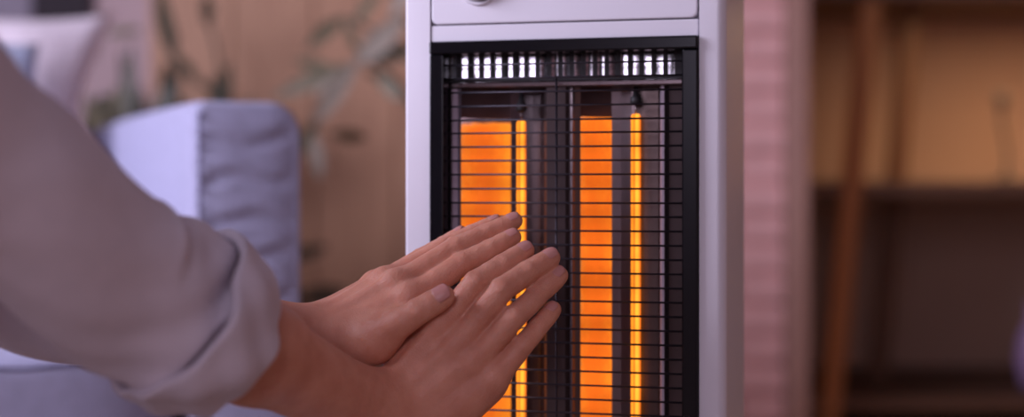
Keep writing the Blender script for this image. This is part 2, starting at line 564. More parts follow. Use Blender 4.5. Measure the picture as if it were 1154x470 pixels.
def arm(dx, mirror=False):
    rings = [(0.003, 0.012), (0.0005, 0.009), (0.001, 0.006), (0.005, 0.0025), (0.011, 0.0), (0.024, -0.002)] + [(0.024 + (ARM_L - 0.044) * i / 20, -0.002 - 0.004 * math.sin(math.pi * i / 20)) for i in range(1, 20)] + [(ARM_L - 0.02, 0.0), (ARM_L, 0.010)]
    verts, faces = [], []
    n = None
    for y, ins in rings:
        o = arm_outline(ins)
        n = len(o)
        for x, z in o:
            verts.append((dx + (ARM_W - x if mirror else x), y, z))
    for j in range(len(rings) - 1):
        for i in range(n):
            faces.append((j * n + i, j * n + (i + 1) % n, (j + 1) * n + (i + 1) % n, (j + 1) * n + i))
    faces.append(tuple((len(rings) - 1) * n + i for i in range(n)))
    a = pyd('arm', verts, faces, M['sofa'], sofa)
    # quilted front panel with creases
    nu, nv = 40, 150
    verts, faces = [], []
    rnd = random.Random(3)
    creases = [(ARM_T - 0.050, 0.0075, 0.25), (ARM_T - 0.098, 0.010, 0.1), (ARM_T - 0.150, 0.009, -0.2), (ARM_T - 0.197, 0.008, 0.15), (ARM_T - 0.245, 0.009, 0.0),
               (ARM_T - 0.30, 0.008, 0.1), (ARM_T - 0.36, 0.008, -0.1), (ARM_T - 0.43, 0.008, 0.1)]
    rR = 0.040
    for j in range(nv + 1):
        z = 0.04 + (ARM_T - 0.008 - 0.04) * j / nv
        xr = ARM_W - 0.008
        top = ARM_T - 0.007
        if z > top - rR:
            xr = ARM_W - 0.008 - rR + math.sqrt(max(0, rR ** 2 - (z - (top - rR)) ** 2))
        xl = 0.008
        if z > top - 0.012:
            xl += 0.012 - math.sqrt(max(0, 0.012 ** 2 - (z - (top - 0.012)) ** 2))
        for i in range(nu + 1):
            u = i / nu
            x = xl + (xr - xl) * u
            edge = min(u, 1 - u) * 2
            bulge = 0.008 * (1 - (1 - edge) ** 3)
            tz = min(1, (top - z) / 0.03)
            bulge *= (1 - (1 - tz) ** 2) * 0.8 + 0.2
            c = 0
            for zc, dep, sl in creases:
                wob = sl * 0.03 * (u - 0.5) + 0.005 * math.sin(7 * u + zc * 40)
                amp = (0.75 + 0.25 * math.cos(5 * u + zc * 31)) * min(1, 6 * (1 - u)) * min(1, 8 * u)
                q_ = (z - zc - wob) / 0.0085
                c += 0.62 * dep * amp * (math.exp(-q_ * q_) - 0.35 * math.exp(-(q_ - 1.9) ** 2))
            verts.append((dx + (ARM_W - x if mirror else x), 0.002 - bulge + c, z))
    for j in range(nv):
        for i in range(nu):
            a0 = j * (nu + 1) + i
            faces.append((a0, a0 + 1, a0 + nu + 2, a0 + nu + 1))
    p = pyd('front_panel', verts, faces, M['sofa'], a)
    sv, sf = [], []
    zc = ARM_T - 0.02
    while zc > 0.06:
        x = dx + (ARM_W - 0.0075 if mirror else 0.0075)
        for ddz in (-0.006, 0.006):
            for ddx, ddy in ((-0.0016, 0), (0, -0.0035), (0.0016, 0)):
                sv.append((x + ddx, -0.0022 + ddy, zc + ddz))
        b0 = len(sv) - 6
        sf += [(b0, b0 + 1, b0 + 4, b0 + 3), (b0 + 1, b0 + 2, b0 + 5, b0 + 4), (b0, b0 + 2, b0 + 1), (b0 + 3, b0 + 4, b0 + 5)]
        zc -= 0.0185
    pyd('stitching', sv, sf, M['thread'], a, smooth=False)
    return a


arm(0.0)
arm(-1.50 - ARM_W, True)
SEAT_Z = P(0, 393, 1.93).z


def cushion_mesh(name, sx, sy, sz, mat, parent, loc, e=5.0, puff=0.012, rot=None, n=24):
    """soft box: superellipsoid-like cushion"""
    bm = bmesh.new()
    bmesh.ops.create_cube(bm, size=2.0)
    bmesh.ops.subdivide_edges(bm, edges=list(bm.edges), cuts=n, use_grid_fill=True)
    for v in bm.verts:
        x, y, z = v.co
        r = (abs(x) ** e + abs(y) ** e + abs(z) ** e) ** (1 / e)
        x, y, z = x / r, y / r, z / r
        bul = puff * (1 - x * x) * (1 - y * y)
        v.co = Vector((x * sx / 2, y * sy / 2, z * sz / 2 + (bul if z > 0 else -bul) * abs(z)))
    me = bpy.data.meshes.new(name); bm.to_mesh(me); bm.free()
    o = link(name, me, mat, parent, True)
    o.location = loc
    if rot: o.rotation_euler = rot
    return o


rbox('base', (-1.50, 0.03, 0.05), (-0.002, ARM_L, SEAT_Z - 0.15), M['sofa'], sofa, 0.012, 3, True)
for i in range(2):
    c = cushion_mesh('seat_cushion', 0.745, 1.12, 0.15, M['sofa'], sofa, (-0.3755 - 0.75 * i, 0.545, SEAT_Z - 0.075), e=9, puff=0.006)
    pts, rad = [], 0.0022
    pts = [(-0.355 + 0.71 * t / 40, -0.5575 + 0.004 * abs(2 * t / 40 - 1) ** 8, 0.054 - 0.002 * math.sin(t * 0.9)) for t in range(41)]
    tube('piping', pts, rad, M['thread'], c, 8)
rbox('backrest', (-1.50, ARM_L - 0.09, SEAT_Z - 0.14), (-0.002, ARM_L + 0.02, ARM_T - 0.03), M['sofa'], sofa, 0.03, 4, True)
for x in (-1.60, 0.10):
    for y in (0.06, ARM_L - 0.08):
        rbox('foot', (x - 0.02, y - 0.02, 0.0), (x + 0.02, y + 0.02, 0.031), M['post_dark'], sofa, 0.003)


# pillows
def pillow(name, size, thick, mat, loc, rot, label, parent=None, pinch=0.10):
    n = 36
    verts, faces = [], []
    for side in (1, -1):
        for j in range(n + 1):
            for i in range(n + 1):
                u, v = 2 * i / n - 1, 2 * j / n - 1
                h = thick / 2 * (max(0, 1 - u ** 2) * max(0, 1 - v ** 2)) ** 0.42
                x = u * (1 - pinch * (1 - v * v)) * size / 2
                z = v * (1 - pinch * (1 - u * u)) * size / 2
                h += 0.006 * math.sin(9 * u + 4 * v) * (1 - u ** 4) * (1 - v ** 4)
                verts.append((x, side * h, z))
    m = (n + 1) ** 2
    for s in range(2):
        for j in range(n):
            for i in range(n):
                a = s * m + j * (n + 1) + i
                faces.append((a, a + 1, a + n + 2, a + n + 1))
    me = bpy.data.meshes.new(name)
    me.from_pydata(verts, [], faces)
    bm = bmesh.new(); bm.from_mesh(me)
    bmesh.ops.remove_doubles(bm, verts=bm.verts, dist=0.0004)
    bmesh.ops.recalc_face_normals(bm, faces=bm.faces)
    bm.to_mesh(me); bm.free()
    o = link(name, me, mat, parent, True)
    o.location = loc
    o.rotation_euler = rot
    tag(o, label, 'pillow')
    return o


# white pillow leaning on the backrest: top right corner seen at (122, 14)
pc = P(129, 15, 2.90)
prz, psz, prx = R(12), 0.50, R(-13)
Mr = Matrix.Rotation(prz, 3, 'Z') @ Matrix.Rotation(prx, 3, 'X') @ Matrix.Rotation(R(7), 3, 'Y')
cen = pc - Mr @ Vector((psz / 2, 0, psz / 2))
pillow('throw_pillow', psz, 0.17, M['pillow'], cen, Mr.to_euler(), 'white throw pillow with pointed corner leaning on the sofa back', pinch=0.17)
pc2 = P(45, 49, 2.66)
Mr2 = Matrix.Rotation(R(14), 3, 'Z') @ Matrix.Rotation(R(-18), 3, 'X') @ Matrix.Rotation(R(3), 3, 'Y')
ps2 = 0.41
cen2 = pc2 - Mr2 @ Vector((ps2 / 2, 0, ps2 / 2))
pillow('throw_pillow', ps2, 0.13, M['pillow_blue'], cen2, Mr2.to_euler(), 'blue grey throw pillow in front of the white one', pinch=0.06)

# ------------------------------------------------------------------ plants behind the sofa
def leaf_mesh(name, length, width, mat, curl=0.25, n=8):
    verts, faces = [], []
    for i in range(n + 1):
        t = i / n
        w = width / 2 * (math.sin(math.pi * min(1, t * 0.98 + 0.01)) ** 0.8)
        z = -curl * length * t * t
        verts += [(t * length, -w, z + 0.15 * w), (t * length, 0, z - 0.10 * w), (t * length, w, z + 0.15 * w)]
    for i in range(n):
        a = i * 3
        faces += [(a, a + 1, a + 4, a + 3), (a + 1, a + 2, a + 5, a + 4)]
    me = bpy.data.meshes.new(name)
    me.from_pydata(verts, [], faces)
    me.materials.append(mat)
    me.polygons.foreach_set('use_smooth', [True] * len(me.polygons))
    return me


def leaf_between(me, length, a, b, roll, parent, org):
    a, b = Vector(a), Vector(b)
    d = b - a
    o = link('leaf', me, None, parent)
    x = d.normalized()
    up = Vector((0, -1, 0.2))
    zax = (up - x * up.dot(x)).normalized()
    zax.rotate(Matrix.Rotation(roll, 3, x))
    y = zax.cross(x)
    o.matrix_local = Matrix.Translation(a - org) @ Matrix((x, y, zax)).transposed().to_4x4() @ Matrix.Scale(d.length / length, 4)
    return o


def plant(name, label, base, stems, leaves, seed, pot_r=0.13, pot_h=0.26):
    """stems: lists of (px,py,d); leaves: (px0,py0,px1,py1,d,kind,width factor)"""
    rnd = random.Random(seed)
    root = empty(name, base)
    org = Vector(base)
    lathe('pot', [(pot_r * 0.72, 0.0), (pot_r, pot_h), (pot_r * 1.03, pot_h + 0.01), (pot_r * 0.93, pot_h + 0.01), (pot_r * 0.90, pot_h - 0.03)], M['pot'], root)
    lathe('soil', [(pot_r * 0.70, pot_h - 0.08), (pot_r * 0.89, pot_h - 0.031), (pot_r * 0.5, pot_h - 0.022)], M['soil'], root)
    for st in stems:
        pts = [org + Vector((rnd.uniform(-0.03, 0.03), rnd.uniform(-0.03, 0.03), pot_h - 0.04))] + [P(*s) for s in st]
        pts = [p - org for p in pts]
        rp, rr = resample(pts, [0.008] + [0.007 - 0.004 * i / len(st) for i in range(len(st))], 24)
        tube('stem', rp, rr, M['stem'], root, 8)
    cache = {}
    for (x0, y0, x1, y1, d, kind, wf) in leaves:
        key = (kind, wf)
        if key not in cache:
            cache[key] = leaf_mesh('leaf', 0.2, 0.2 * wf, M[kind])
        a, b = P(x0, y0, d), P(x1, y1, d + rnd.uniform(-0.06, 0.06))
        leaf_between(cache[key], 0.2, a, b, rnd.uniform(-0.5, 0.5), root, org)
    tag(root, label, 'plant')
    return root


D1 = 3.56
lv = [(148, 175, 136, 52, D1, 'leaf_dark', 0.16), (128, 190, 100, 110, D1, 'leaf', 0.30), (150, 170, 118, 95, D1, 'leaf', 0.32),
      (190, 180, 196, 60, D1, 'leaf_dark', 0.22), (196, 70, 176, -20, D1, 'leaf_dark', 0.20), (196, 60, 226, 92, D1, 'leaf_dark', 0.26),
      (180, 190, 168, 118, D1, 'leaf', 0.34), (190, 170, 208, 110, D1, 'leaf_dark', 0.26), (205, 200, 246, 95, D1, 'leaf_dark', 0.14),
      (238, 180, 262, 70, D1, 'leaf_dark', 0.18), (250, 170, 240, 80, D1, 'leaf_dark', 0.20), (262, 170, 284, 108, D1, 'leaf', 0.3),
      (120, 40, 158, 30, D1, 'leaf', 0.30), (232, 30, 238, -14, D1, 'leaf_dark', 0.3), (196, 62, 190, 20, D1, 'leaf_dark', 0.3),
      (160, 200, 140, 130, D1, 'leaf', 0.4), (226, 92, 250, 112, D1, 'leaf_dark', 0.22), (166, 190, 150, 90, D1, 'leaf_dark', 0.16), (112, 175, 108, 100, D1, 'leaf_dark', 0.5), (140, 180, 128, 96, D1, 'leaf', 0.5), (176, 185, 182, 96, D1, 'leaf_dark', 0.42),
      (318, 296, 372, 272, D1, 'leaf_dark', 0.26), (330, 340, 395, 322, D1, 'leaf_dark', 0.3), (340, 352, 326, 318, D1, 'leaf', 0.34), (352, 352, 408, 334, D1, 'leaf', 0.3)]
st = [[(190, 400, D1), (194, 200, D1), (200, 80, D1), (180, -30, D1), (175, -90, D1)], [(160, 400, D1), (150, 220, D1), (140, 120, D1), (136, 60, D1)],
      [(230, 400, D1), (242, 230, D1), (255, 120, D1), (236, 20, D1), (232, -40, D1)],
      [(240, 420, D1), (290, 370, D1), (330, 345, D1), (352, 340, D1)], [(240, 410, D1), (280, 330, D1), (318, 296, D1)]]
plant('potted_plant', 'dark leafy potted plant behind the sofa arm', (P(190, 0, D1).x, D1, 0), st, lv, 11)
D2 = 3.15
lv = [(398, 95, 335, 60, D2, 'leaf', 0.26), (345, 55, 388, 14, D2, 'leaf', 0.30), (388, 16, 402, 62, D2, 'leaf', 0.24), (402, 72, 308, 104, D2, 'leaf', 0.20),
      (400, 76, 352, 100, D2, 'leaf_grey', 0.24), (352, 142, 402, 70, D2, 'leaf_grey', 0.22), (400, 74, 452, 20, D2, 'leaf_grey', 0.34),
      (420, 70, 468, 52, D2, 'leaf_dark', 0.34), (410, 80, 462, 104, D2, 'leaf', 0.28), (425, 84, 448, 110, D2, 'leaf', 0.34),
      (360, 132, 330, 182, D2, 'leaf', 0.30), (372, 150, 420, 158, D2, 'leaf', 0.28), (352, 150, 360, 196, D2, 'leaf_grey', 0.3),
      (440, 20, 462, -20, D2, 'leaf_grey', 0.32), (400, 30, 425, -18, D2, 'leaf', 0.3)]
st = [[(500, 400, D2), (495, 250, D2), (470, 130, D2), (428, 76, D2), (398, 78, D2), (352, 145, D2)], [(505, 400, D2), (500, 200, D2), (470, 70, D2), (430, 40, D2), (395, 20, D2)],
      [(510, 400, D2), (500, 220, D2), (480, 60, D2), (452, 18, D2), (440, -30, D2)]]
plant('potted_plant', 'olive green potted plant with drooping leaves between sofa and heater', (P(505, 0, D2).x, D2, 0), st, lv, 12)

# ------------------------------------------------------------------ quartz heater
TH = R(15)
HC = Vector((0.0475, 1.45, 0))
heater = empty('quartz_heater', HC, -TH)
tag(heater, 'white floor standing quartz heater with glowing orange tubes behind black wire grille', 'heater')
cth, sth = math.cos(TH), math.sin(TH)


def ht(px, s):
    """local x of the heater point at photo column px and local depth s"""
    k = (px - CX) / F
    return (k * (HC.y + s * cth) - HC.x - s * sth) / (cth + k * sth)


def hz(px, py, s):
    t = ht(px, s)
    d = HC.y - t * sth + s * cth
    return CZ + (HY - py) * d / F


TL, TR = ht(456.5, 0), ht(818, 0)
GL, GR = ht(485.5, 0), ht(787, 0)
GT = hz(636, 44, 0)
GB = 0.14
HTOP = 0.90
DEP = 0.135


def column(t0, t1, round_left):
    """side column: extruded plan outline with one rounded outer front corner"""
    r = 0.009
    out = []
    if round_left:
        for i in range(7):
            a = math.pi + (math.pi / 2) * i / 6
            out.append((t0 + 0.003 + 0.003 * math.cos(a), 0.003 + 0.003 * math.sin(a)))
        out += [(t1, 0.0), (t1, DEP), (t0, DEP)]
    else:
        out += [(t0, DEP), (t0, 0.0)]
        for i in range(9):
            a = -math.pi / 2 + (math.pi / 2) * i / 8
            out.append((t1 - r + r * math.cos(a), r + r * math.sin(a)))
        out.append((t1, DEP))
    n = len(out)
    verts = [(x, y, 0.06) for x, y in out] + [(x, y, HTOP) for x, y in out]
    faces = [(i, (i + 1) % n, n + (i + 1) % n, n + i) for i in range(n)] + [tuple(range(n)), tuple(range(n, 2 * n))]
    o = pyd('side_column', verts, faces, M['white_plastic'], heater, smooth=False)
    return o


cl = column(TL, GL - 0.0008, True)
crn = column(GR + 0.0008, TR, False)
for o in (cl, crn):
    o.data.polygons.foreach_set('use_smooth', [len(p.vertices) == 4 for p in o.data.polygons])
    md_ = o.modifiers.new('edge_split', 'EDGE_SPLIT'); md_.split_angle = R(25)
PZ = hz(636, 24.3, 0)
rbox('rail', (GL, 0.0012, GT), (GR, 0.05, PZ - 0.0006), M['white_plastic'], heater, 0.0012)
rbox('gap_shadow_strip', (GL, 0.006, PZ - 0.004), (GR, 0.04, PZ + 0.010), M['groove'], heater, 0)
# control panel with rounded lower corners
def rrect_panel(name, x0, x1, z0, z1, r, y0, y1, mat, parent):
    pts = []
    for cx_, cz_, a0 in ((x1 - r, z0 + r, -90), (x1 - r, z1 - r, 0), (x0 + r, z1 - r, 90), (x0 + r, z0 + r, 180)):
        for i in range(7):
            a = R(a0 + 90 * i / 6)
            pts.append((cx_ + r * math.cos(a), cz_ + r * math.sin(a)))
    cx_, cz_ = (x0 + x1) / 2, (z0 + z1) / 2
    n = len(pts)
    verts, faces = [], []
    e = 0.0012
    for y, ins in ((y1, 0), (y0 + e, 0), (y0 + e * 0.3, e * 0.3), (y0, e)):
        for x, z in pts:
            verts.append((x - ins * (1 if x > cx_ else -1), y, z - ins * (1 if z > cz_ else -1)))
    for j in range(3):
        for i in range(n):
            faces.append((j * n + i, j * n + (i + 1) % n, (j + 1) * n + (i + 1) % n, (j + 1) * n + i))
    faces += [tuple(range(n)), tuple(3 * n + i for i in range(n))]
    return pyd(name, verts, faces, mat, parent, smooth=False)


cp = rrect_panel('control_panel', GL + 0.0008, GR - 0.0008, PZ + 0.0005, HTOP - 0.012, 0.006, 0.0, 0.05, M['white_plastic'], heater)
kx, kz = ht(540, 0), hz(540, -18, 0)
ring = lathe('knob_bezel', [(0.0165, 0.0), (0.0165, 0.0025), (0.0185, 0.0040), (0.0200, 0.0025), (0.0205, 0.0)], M['white_plastic'], cp, 40)
ring.rotation_euler = (R(90), 0, 0); ring.location = (kx, 0.0005, kz)
kn = lathe('control_knob', [(0.0160, 0.0), (0.0158, 0.008), (0.0145, 0.0105), (0.002, 0.011)], M['knob'], cp, 40)
kn.rotation_euler = (R(90), 0, 0); kn.location = (kx, 0.0003, kz)
rbox('pointer_mark', (kx - 0.001, -0.0115, kz + 0.004), (kx + 0.001, -0.0106, kz + 0.013), M['white_plastic'], kn, 0)
pm = [c for c in kn.children][0]
pm.parent = cp; pm.name = 'pointer_mark'
# lower housing, back, top, base
rbox('lower_housing', (GL, 0.0, 0.06), (GR, 0.05, GB), M['white_plastic'], heater, 0.0015)
rbox('back_shell', (GL, DEP - 0.012, 0.06), (GR, DEP - 0.001, HTOP), M['white_plastic'], heater, 0.002)
rbox('top_cap', (TL + 0.001, 0.002, HTOP), (TR - 0.001, DEP - 0.002, HTOP + 0.012), M['white_plastic'], heater, 0.004)
rbox('base', (TL - 0.03, -0.04, 0.0), (TR + 0.03, DEP + 0.04, 0.03), M['white_plastic'], heater, 0.01, 3)
rbox('neck', (TL + 0.05, 0.02, 0.029), (TR - 0.05, DEP - 0.02, 0.061), M['black_matte'], heater, 0.004)

# black grille frame
gfr = []
zb = hz(486, 63.5, 0)      # underside of the top member
top_m = rbox('frame_top', (GL, -0.006, GT - 0.0115), (GR, 0.012, GT), M['black_gloss'], heater, 0.0016, 3)
LW, RWt = ht(499, -0.006), ht(768, -0.006)
rbox('frame_side', (GL, -0.0045, GB), (LW, 0.012, GT - 0.012), M['black_gloss'], heater, 0.0014, 3)
rbox('frame_side', (RWt, -0.0045, GB), (GR, 0.012, GT - 0.012), M['black_gloss'], heater, 0.0014, 3)
rbox('frame_bottom', (LW + 0.0002, -0.0045, GB), (RWt - 0.0002, 0.012, GB + 0.014), M['black_gloss'], heater, 0.0014, 3)
# dark cavity lining
rbox('cavity_wall', (GL, 0.0125, GB), (GL + 0.002, DEP - 0.013, GT), M['black_matte'], heater, 0)
rbox('cavity_wall', (GR - 0.002, 0.0125, GB), (GR, DEP - 0.013, GT), M['black_matte'], heater, 0)
rbox('cavity_wall', (GL + 0.0021, DEP - 0.018, GB), (GR - 0.0021, DEP - 0.0125, GT), M['black_matte'], heater, 0)
rbox('cavity_wall', (GL + 0.0021, 0.0125, GT - 0.002), (GR - 0.0021, DEP - 0.019, GT), M['black_matte'], heater, 0)
rbox('cavity_wall', (GL + 0.0021, 0.0125, GB), (GR - 0.0021, DEP - 0.019, GB + 0.004), M['black_matte'], heater, 0)

# wires
WS = 0.004
w0, w1 = LW - 0.004, RWt + 0.004
wm = None
bars_left = [74.0, 89.3, 104.9, 120.4, 136.0, 150.6, 166.0, 181.4, 196.8, 212.8, 228.5, 243.6, 259.2, 274.8]
zw = [hz(503, y, WS) for y in bars_left]
step = (zw[0] - zw[-1]) / (len(zw) - 1)
while zw[-1] - step > GB + 0.02:
    zw.append(zw[-1] - step)


def cyl_mesh(name, r, length, axis, n=8):
    bm = bmesh.new()
    bmesh.ops.create_cone(bm, cap_ends=True, segments=n, radius1=r, radius2=r, depth=length)
    if axis == 'X':
        bmesh.ops.rotate(bm, verts=bm.verts, matrix=Matrix.Rotation(R(90), 3, 'Y'))
    me = bpy.data.meshes.new(name); bm.to_mesh(me); bm.free()
    me.polygons.foreach_set('use_smooth', [len(p.vertices) == 4 for p in me.polygons])
    return me


wm = cyl_mesh('grille_wire', 0.00095, w1 - w0, 'X')
wm.materials.append(M['wire'])
for zz in zw:
    o = link('grille_wire', wm, None, heater)
    o.location = ((w0 + w1) / 2, WS, zz)
vt = hz(628, 85, WS)
vm = cyl_mesh('grille_upright', 0.0011, vt - GB - 0.01, 'Z')
vm.materials.append(M['wire'])
o = link('grille_upright', vm, None, heater)
o.location = (ht(627, WS + 0.002), WS + 0.0021, (vt + GB + 0.01) / 2)

# vent comb: black plate with a row of slots, bright sheet behind
VS = 0.020
zt = hz(636, 60.0, VS); zbm = hz(636, 86.0, VS)
c0, c1 = ht(500, VS), ht(770, VS)
verts, faces = [], []


def add_box(lo, hi):
    b = len(verts)
    for z_ in (lo[2], hi[2]):
        verts.extend([(lo[0], lo[1], z_), (hi[0], lo[1], z_), (hi[0], hi[1], z_), (lo[0], hi[1], z_)])
    for f in ((0, 1, 2, 3), (4, 5, 6, 7), (0, 1, 5, 4), (1, 2, 6, 5), (2, 3, 7, 6), (3, 0, 4, 7)):
        faces.append(tuple(b + i for i in f))


s_first, s_last, n_slot = ht(510.5, VS), ht(756.5, VS), 20
pitch = (s_last - s_first) / (n_slot - 1)
edges = [c0]
for i in range(n_slot):
    xc = s_first + pitch * i
    add_box((edges[-1], VS, zbm), (xc - pitch * 0.31, VS + 0.003, zt))
    edges.append(xc + pitch * 0.31)
add_box((edges[-1], VS, zbm), (c1, VS + 0.003, zt))
add_box((c0, VS, zt), (c1, VS + 0.003, GT - 0.003))
add_box((c0, VS, zbm - 0.0035), (c1, VS + 0.003, zbm))
pyd('vent_comb', verts, faces, M['black_matte'], heater, smooth=False)
verts, faces = [], []
nseg = 120
sheet_y = [0.0]
for i in range(nseg):
    u = i / nseg
    sl_ = 0.17 if 0.05 < u < 0.40 else (0.015 if u < 0.74 else (0.16 if u < 0.93 else -0.05))
    sheet_y.append(sheet_y[-1] + (sl_ + 0.05 * math.sin(i * 0.8) + 0.05 * math.sin(i * 0.33 + 1) - 0.02) * (c1 - c0) / nseg)
for j in range(9):
    v = j / 8
    for i in range(nseg + 1):
        x = c0 + (c1 - c0) * i / nseg
        verts.append((x, VS + 0.005 + sheet_y[i], zbm - 0.004 + (zt - zbm + 0.012) * v))
for j in range(8):
    for i in range(nseg):
        a = j * (nseg + 1) + i
        faces.append((a, a + 1, a + nseg + 2, a + nseg + 1))
pyd('vent_sheet', verts, faces, M['vent_plate'], heater)

# reflector lip under the vent
zl = hz(636, 91.5, 0.022)
rbox('reflector_lip', (c0 + 0.004, 0.021, zl - 0.0045), (c1 - 0.001, 0.026, zl), M['reflector_dull'], heater, 0.0008)
RT = zl - 0.005                   # top of the reflectors
rbox('reflector_roof', (c0 + 0.004, 0.026, RT), (c1 - 0.001, 0.10, RT + 0.002), M['divider'], heater, 0)

# reflector troughs: parabolic sections that throw the tube's light forward
camL = Vector((-(HC.x * cth - HC.y * sth), -(HC.x * sth + HC.y * cth)))
TS = 0.036
tubes_px = (587.5, 716.5)


def parabola(px, w0_, w1_, p, n):
    Fp = Vector((ht(px, TS), TS))
    a = (camL - Fp).normalized()
    b = Vector((a.y, -a.x))
    if b.x > 0: b = -b
    return [Fp + b * (w0_ + (w1_ - w0_) * i / (n - 1)) - a * (p - (w0_ + (w1_ - w0_) * i / (n - 1)) ** 2 / (4 * p)) for i in range(n)]


def sheet(name, prof, mat, z0, z1, parent=heater, nz=1, smooth=True):
    verts, faces = [], []
    n = len(prof)
    for j in range(nz + 1):
        zz = z0 + (z1 - z0) * j / nz
        for p in prof:
            verts.append((p[0], p[1], zz))
    for j in range(nz):
        for i in range(n - 1):
            faces.append((j * n + i, j * n + i + 1, (j + 1) * n + i + 1, (j + 1) * n + i))
    o = pyd(name, verts, faces, mat, parent, smooth)
    return o


def pt(px, s): return Vector((ht(px, s), s))


ZB = GB + 0.005
pl = parabola(tubes_px[0], 0.0100, 0.0565, 0.029, 24)[::-1]
ZE = hz(588, 133, 0.05)
sheet('reflector', pl, M['reflector'], ZB, ZE)
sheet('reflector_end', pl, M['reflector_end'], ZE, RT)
sheet('reflector_flange', [pt(508, 0.0262), pt(510, 0.0258), pt(516, 0.0275), pl[0]], M['flange'], ZB, RT, smooth=False)
e = pl[-1]
sheet('reflector', [e, pt(590, 0.0595), pt(600, 0.056), pt(609, 0.052), pt(613.5, 0.030)], M['reflector_dull'], ZB, RT, smooth=False)
sheet('centre_divider', [pt(613.5, 0.030), pt(616, 0.027), pt(637, 0.027), pt(641, 0.030)], M['divider'], ZB, RT, smooth=False)
pr_ = parabola(tubes_px[1], 0.0225, 0.0510, 0.029, 16)[::-1]
sheet('reflector_flange', [pt(641, 0.030), pt(645, 0.0275), pt(648, 0.030), pr_[0]], M['reflector_dull'], ZB, RT, smooth=False)
sheet('reflector', pr_, M['reflector'], ZB, ZE)
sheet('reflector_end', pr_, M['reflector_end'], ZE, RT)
e = pr_[-1]
sheet('reflector', [e, pt(700, 0.0560), pt(712, 0.0535), pt(717, 0.0537)], M['reflector_dull'], ZB, RT, smooth=False)
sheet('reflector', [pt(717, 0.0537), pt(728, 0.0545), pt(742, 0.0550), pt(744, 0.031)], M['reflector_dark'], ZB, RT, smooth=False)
sheet('reflector_flange', [pt(744, 0.031), pt(745.5, 0.0285), pt(748.5, 0.0285)], M['flange'], ZB, RT, smooth=False)
sheet('side_panel', [pt(748.5, 0.0285), pt(754, 0.032), pt(770, 0.030)], M['divider'], ZB, RT, smooth=False)

# tubes
ztube = hz(588, 136, TS)
for px in tubes_px:
    tx_ = ht(px, TS)
    zt_ = hz(px, 136 if px < 600 else 128.5, TS)
    q = empty('heating_tube', (0, 0, 0)); q.parent = heater
    q.location = (tx_, TS, 0)
    lathe('glowing_tube', [(0.0034, GB + 0.03), (0.0046, GB + 0.033), (0.0046, zt_ - 0.003), (0.0034, zt_)], M['glow'], q, 20)
    tube('lead_wire', [(0, 0, zt_), (0, 0, zt_ + 0.010)], 0.0008, M['reflector_dull'], q, 8)
    lathe('end_cap', [(0.0035, zt_ + 0.008), (0.0052, zt_ + 0.010), (0.0052, zt_ + 0.0155), (0.0030, zt_ + 0.017), (0.0018, zt_ + 0.026)], M['ceramic'], q, 20)
    lathe('end_cap', [(0.0052, GB + 0.010), (0.0052, GB + 0.030)], M['ceramic'], q, 20)

# ------------------------------------------------------------------ person: signed distance sculpting
class Grid:
    def __init__(self, lo, hi, res):
        self.lo = np.array(lo, float); self.res = res
        self.n = np.ceil((np.array(hi, float) - self.lo) / res).astype(int) + 1
        self.f = np.full(self.n, 0.06, np.float32)

    def block(self, lo, hi):
        a = np.maximum(np.floor((np.array(lo) - self.lo) / self.res).astype(int), 0)
        b = np.minimum(np.ceil((np.array(hi) - self.lo) / self.res).astype(int) + 1, self.n)
        if np.any(b <= a): return None
        sl = tuple(slice(a[i], b[i]) for i in range(3))
        ax = [self.lo[i] + self.res * np.arange(a[i], b[i], dtype=np.float32) for i in range(3)]
        return sl, np.meshgrid(*ax, indexing='ij', sparse=True)


def smin(a, b, k):
    if k <= 1e-6: return np.minimum(a, b)
    h = np.maximum(k - np.abs(a - b), 0) / k
    return np.minimum(a, b) - h * h * k * 0.25


def cap_d(X, a, b, r1, r2):
    a = np.array(a, np.float32); ab = np.array(b, np.float32) - a
    L = max(float(ab @ ab), 1e-9)
    px, py, pz = X[0] - a[0], X[1] - a[1], X[2] - a[2]
    t = np.clip((px * ab[0] + py * ab[1] + pz * ab[2]) / L, 0, 1)
    d = np.sqrt((px - t * ab[0]) ** 2 + (py - t * ab[1]) ** 2 + (pz - t * ab[2]) ** 2)
    return d - (r1 + (r2 - r1) * t)


def bb(a, b, r):
    a, b = np.array(a), np.array(b)
    return np.minimum(a, b) - r, np.maximum(a, b) + r


def add_cap(g, a, b, r1, r2, k, sub=False):
    m = max(r1, r2) + k + 3 * g.res
    bl = g.block(*bb(a, b, m))
    if bl is None: return
    sl, X = bl
    d = cap_d(X, a, b, r1, r2)
    if sub:
        g.f[sl] = -smin(-g.f[sl], d, k)
    else:
        g.f[sl] = smin(g.f[sl], d, k)


def add_ell(g, c, axes, k, rot=None):
    c = np.array(c, float); axes = np.array(axes, float)
    m = axes.max() + k + 3 * g.res
    bl = g.block(c - m, c + m)
    if bl is None: return
    sl, X = bl
    p = [X[i] - np.float32(c[i]) for i in range(3)]
    if rot is not None:
        Rm = np.array(rot)
        p = [p[0] * Rm[0][i] + p[1] * Rm[1][i] + p[2] * Rm[2][i] for i in range(3)]
    k0 = np.sqrt((p[0] / axes[0]) ** 2 + (p[1] / axes[1]) ** 2 + (p[2] / axes[2]) ** 2)
    k1 = np.sqrt((p[0] / axes[0] ** 2) ** 2 + (p[1] / axes[1] ** 2) ** 2 + (p[2] / axes[2] ** 2) ** 2)
    d = k0 * (k0 - 1) / np.maximum(k1, 1e-6)
    g.f[sl] = smin(g.f[sl], d.astype(np.float32), k)


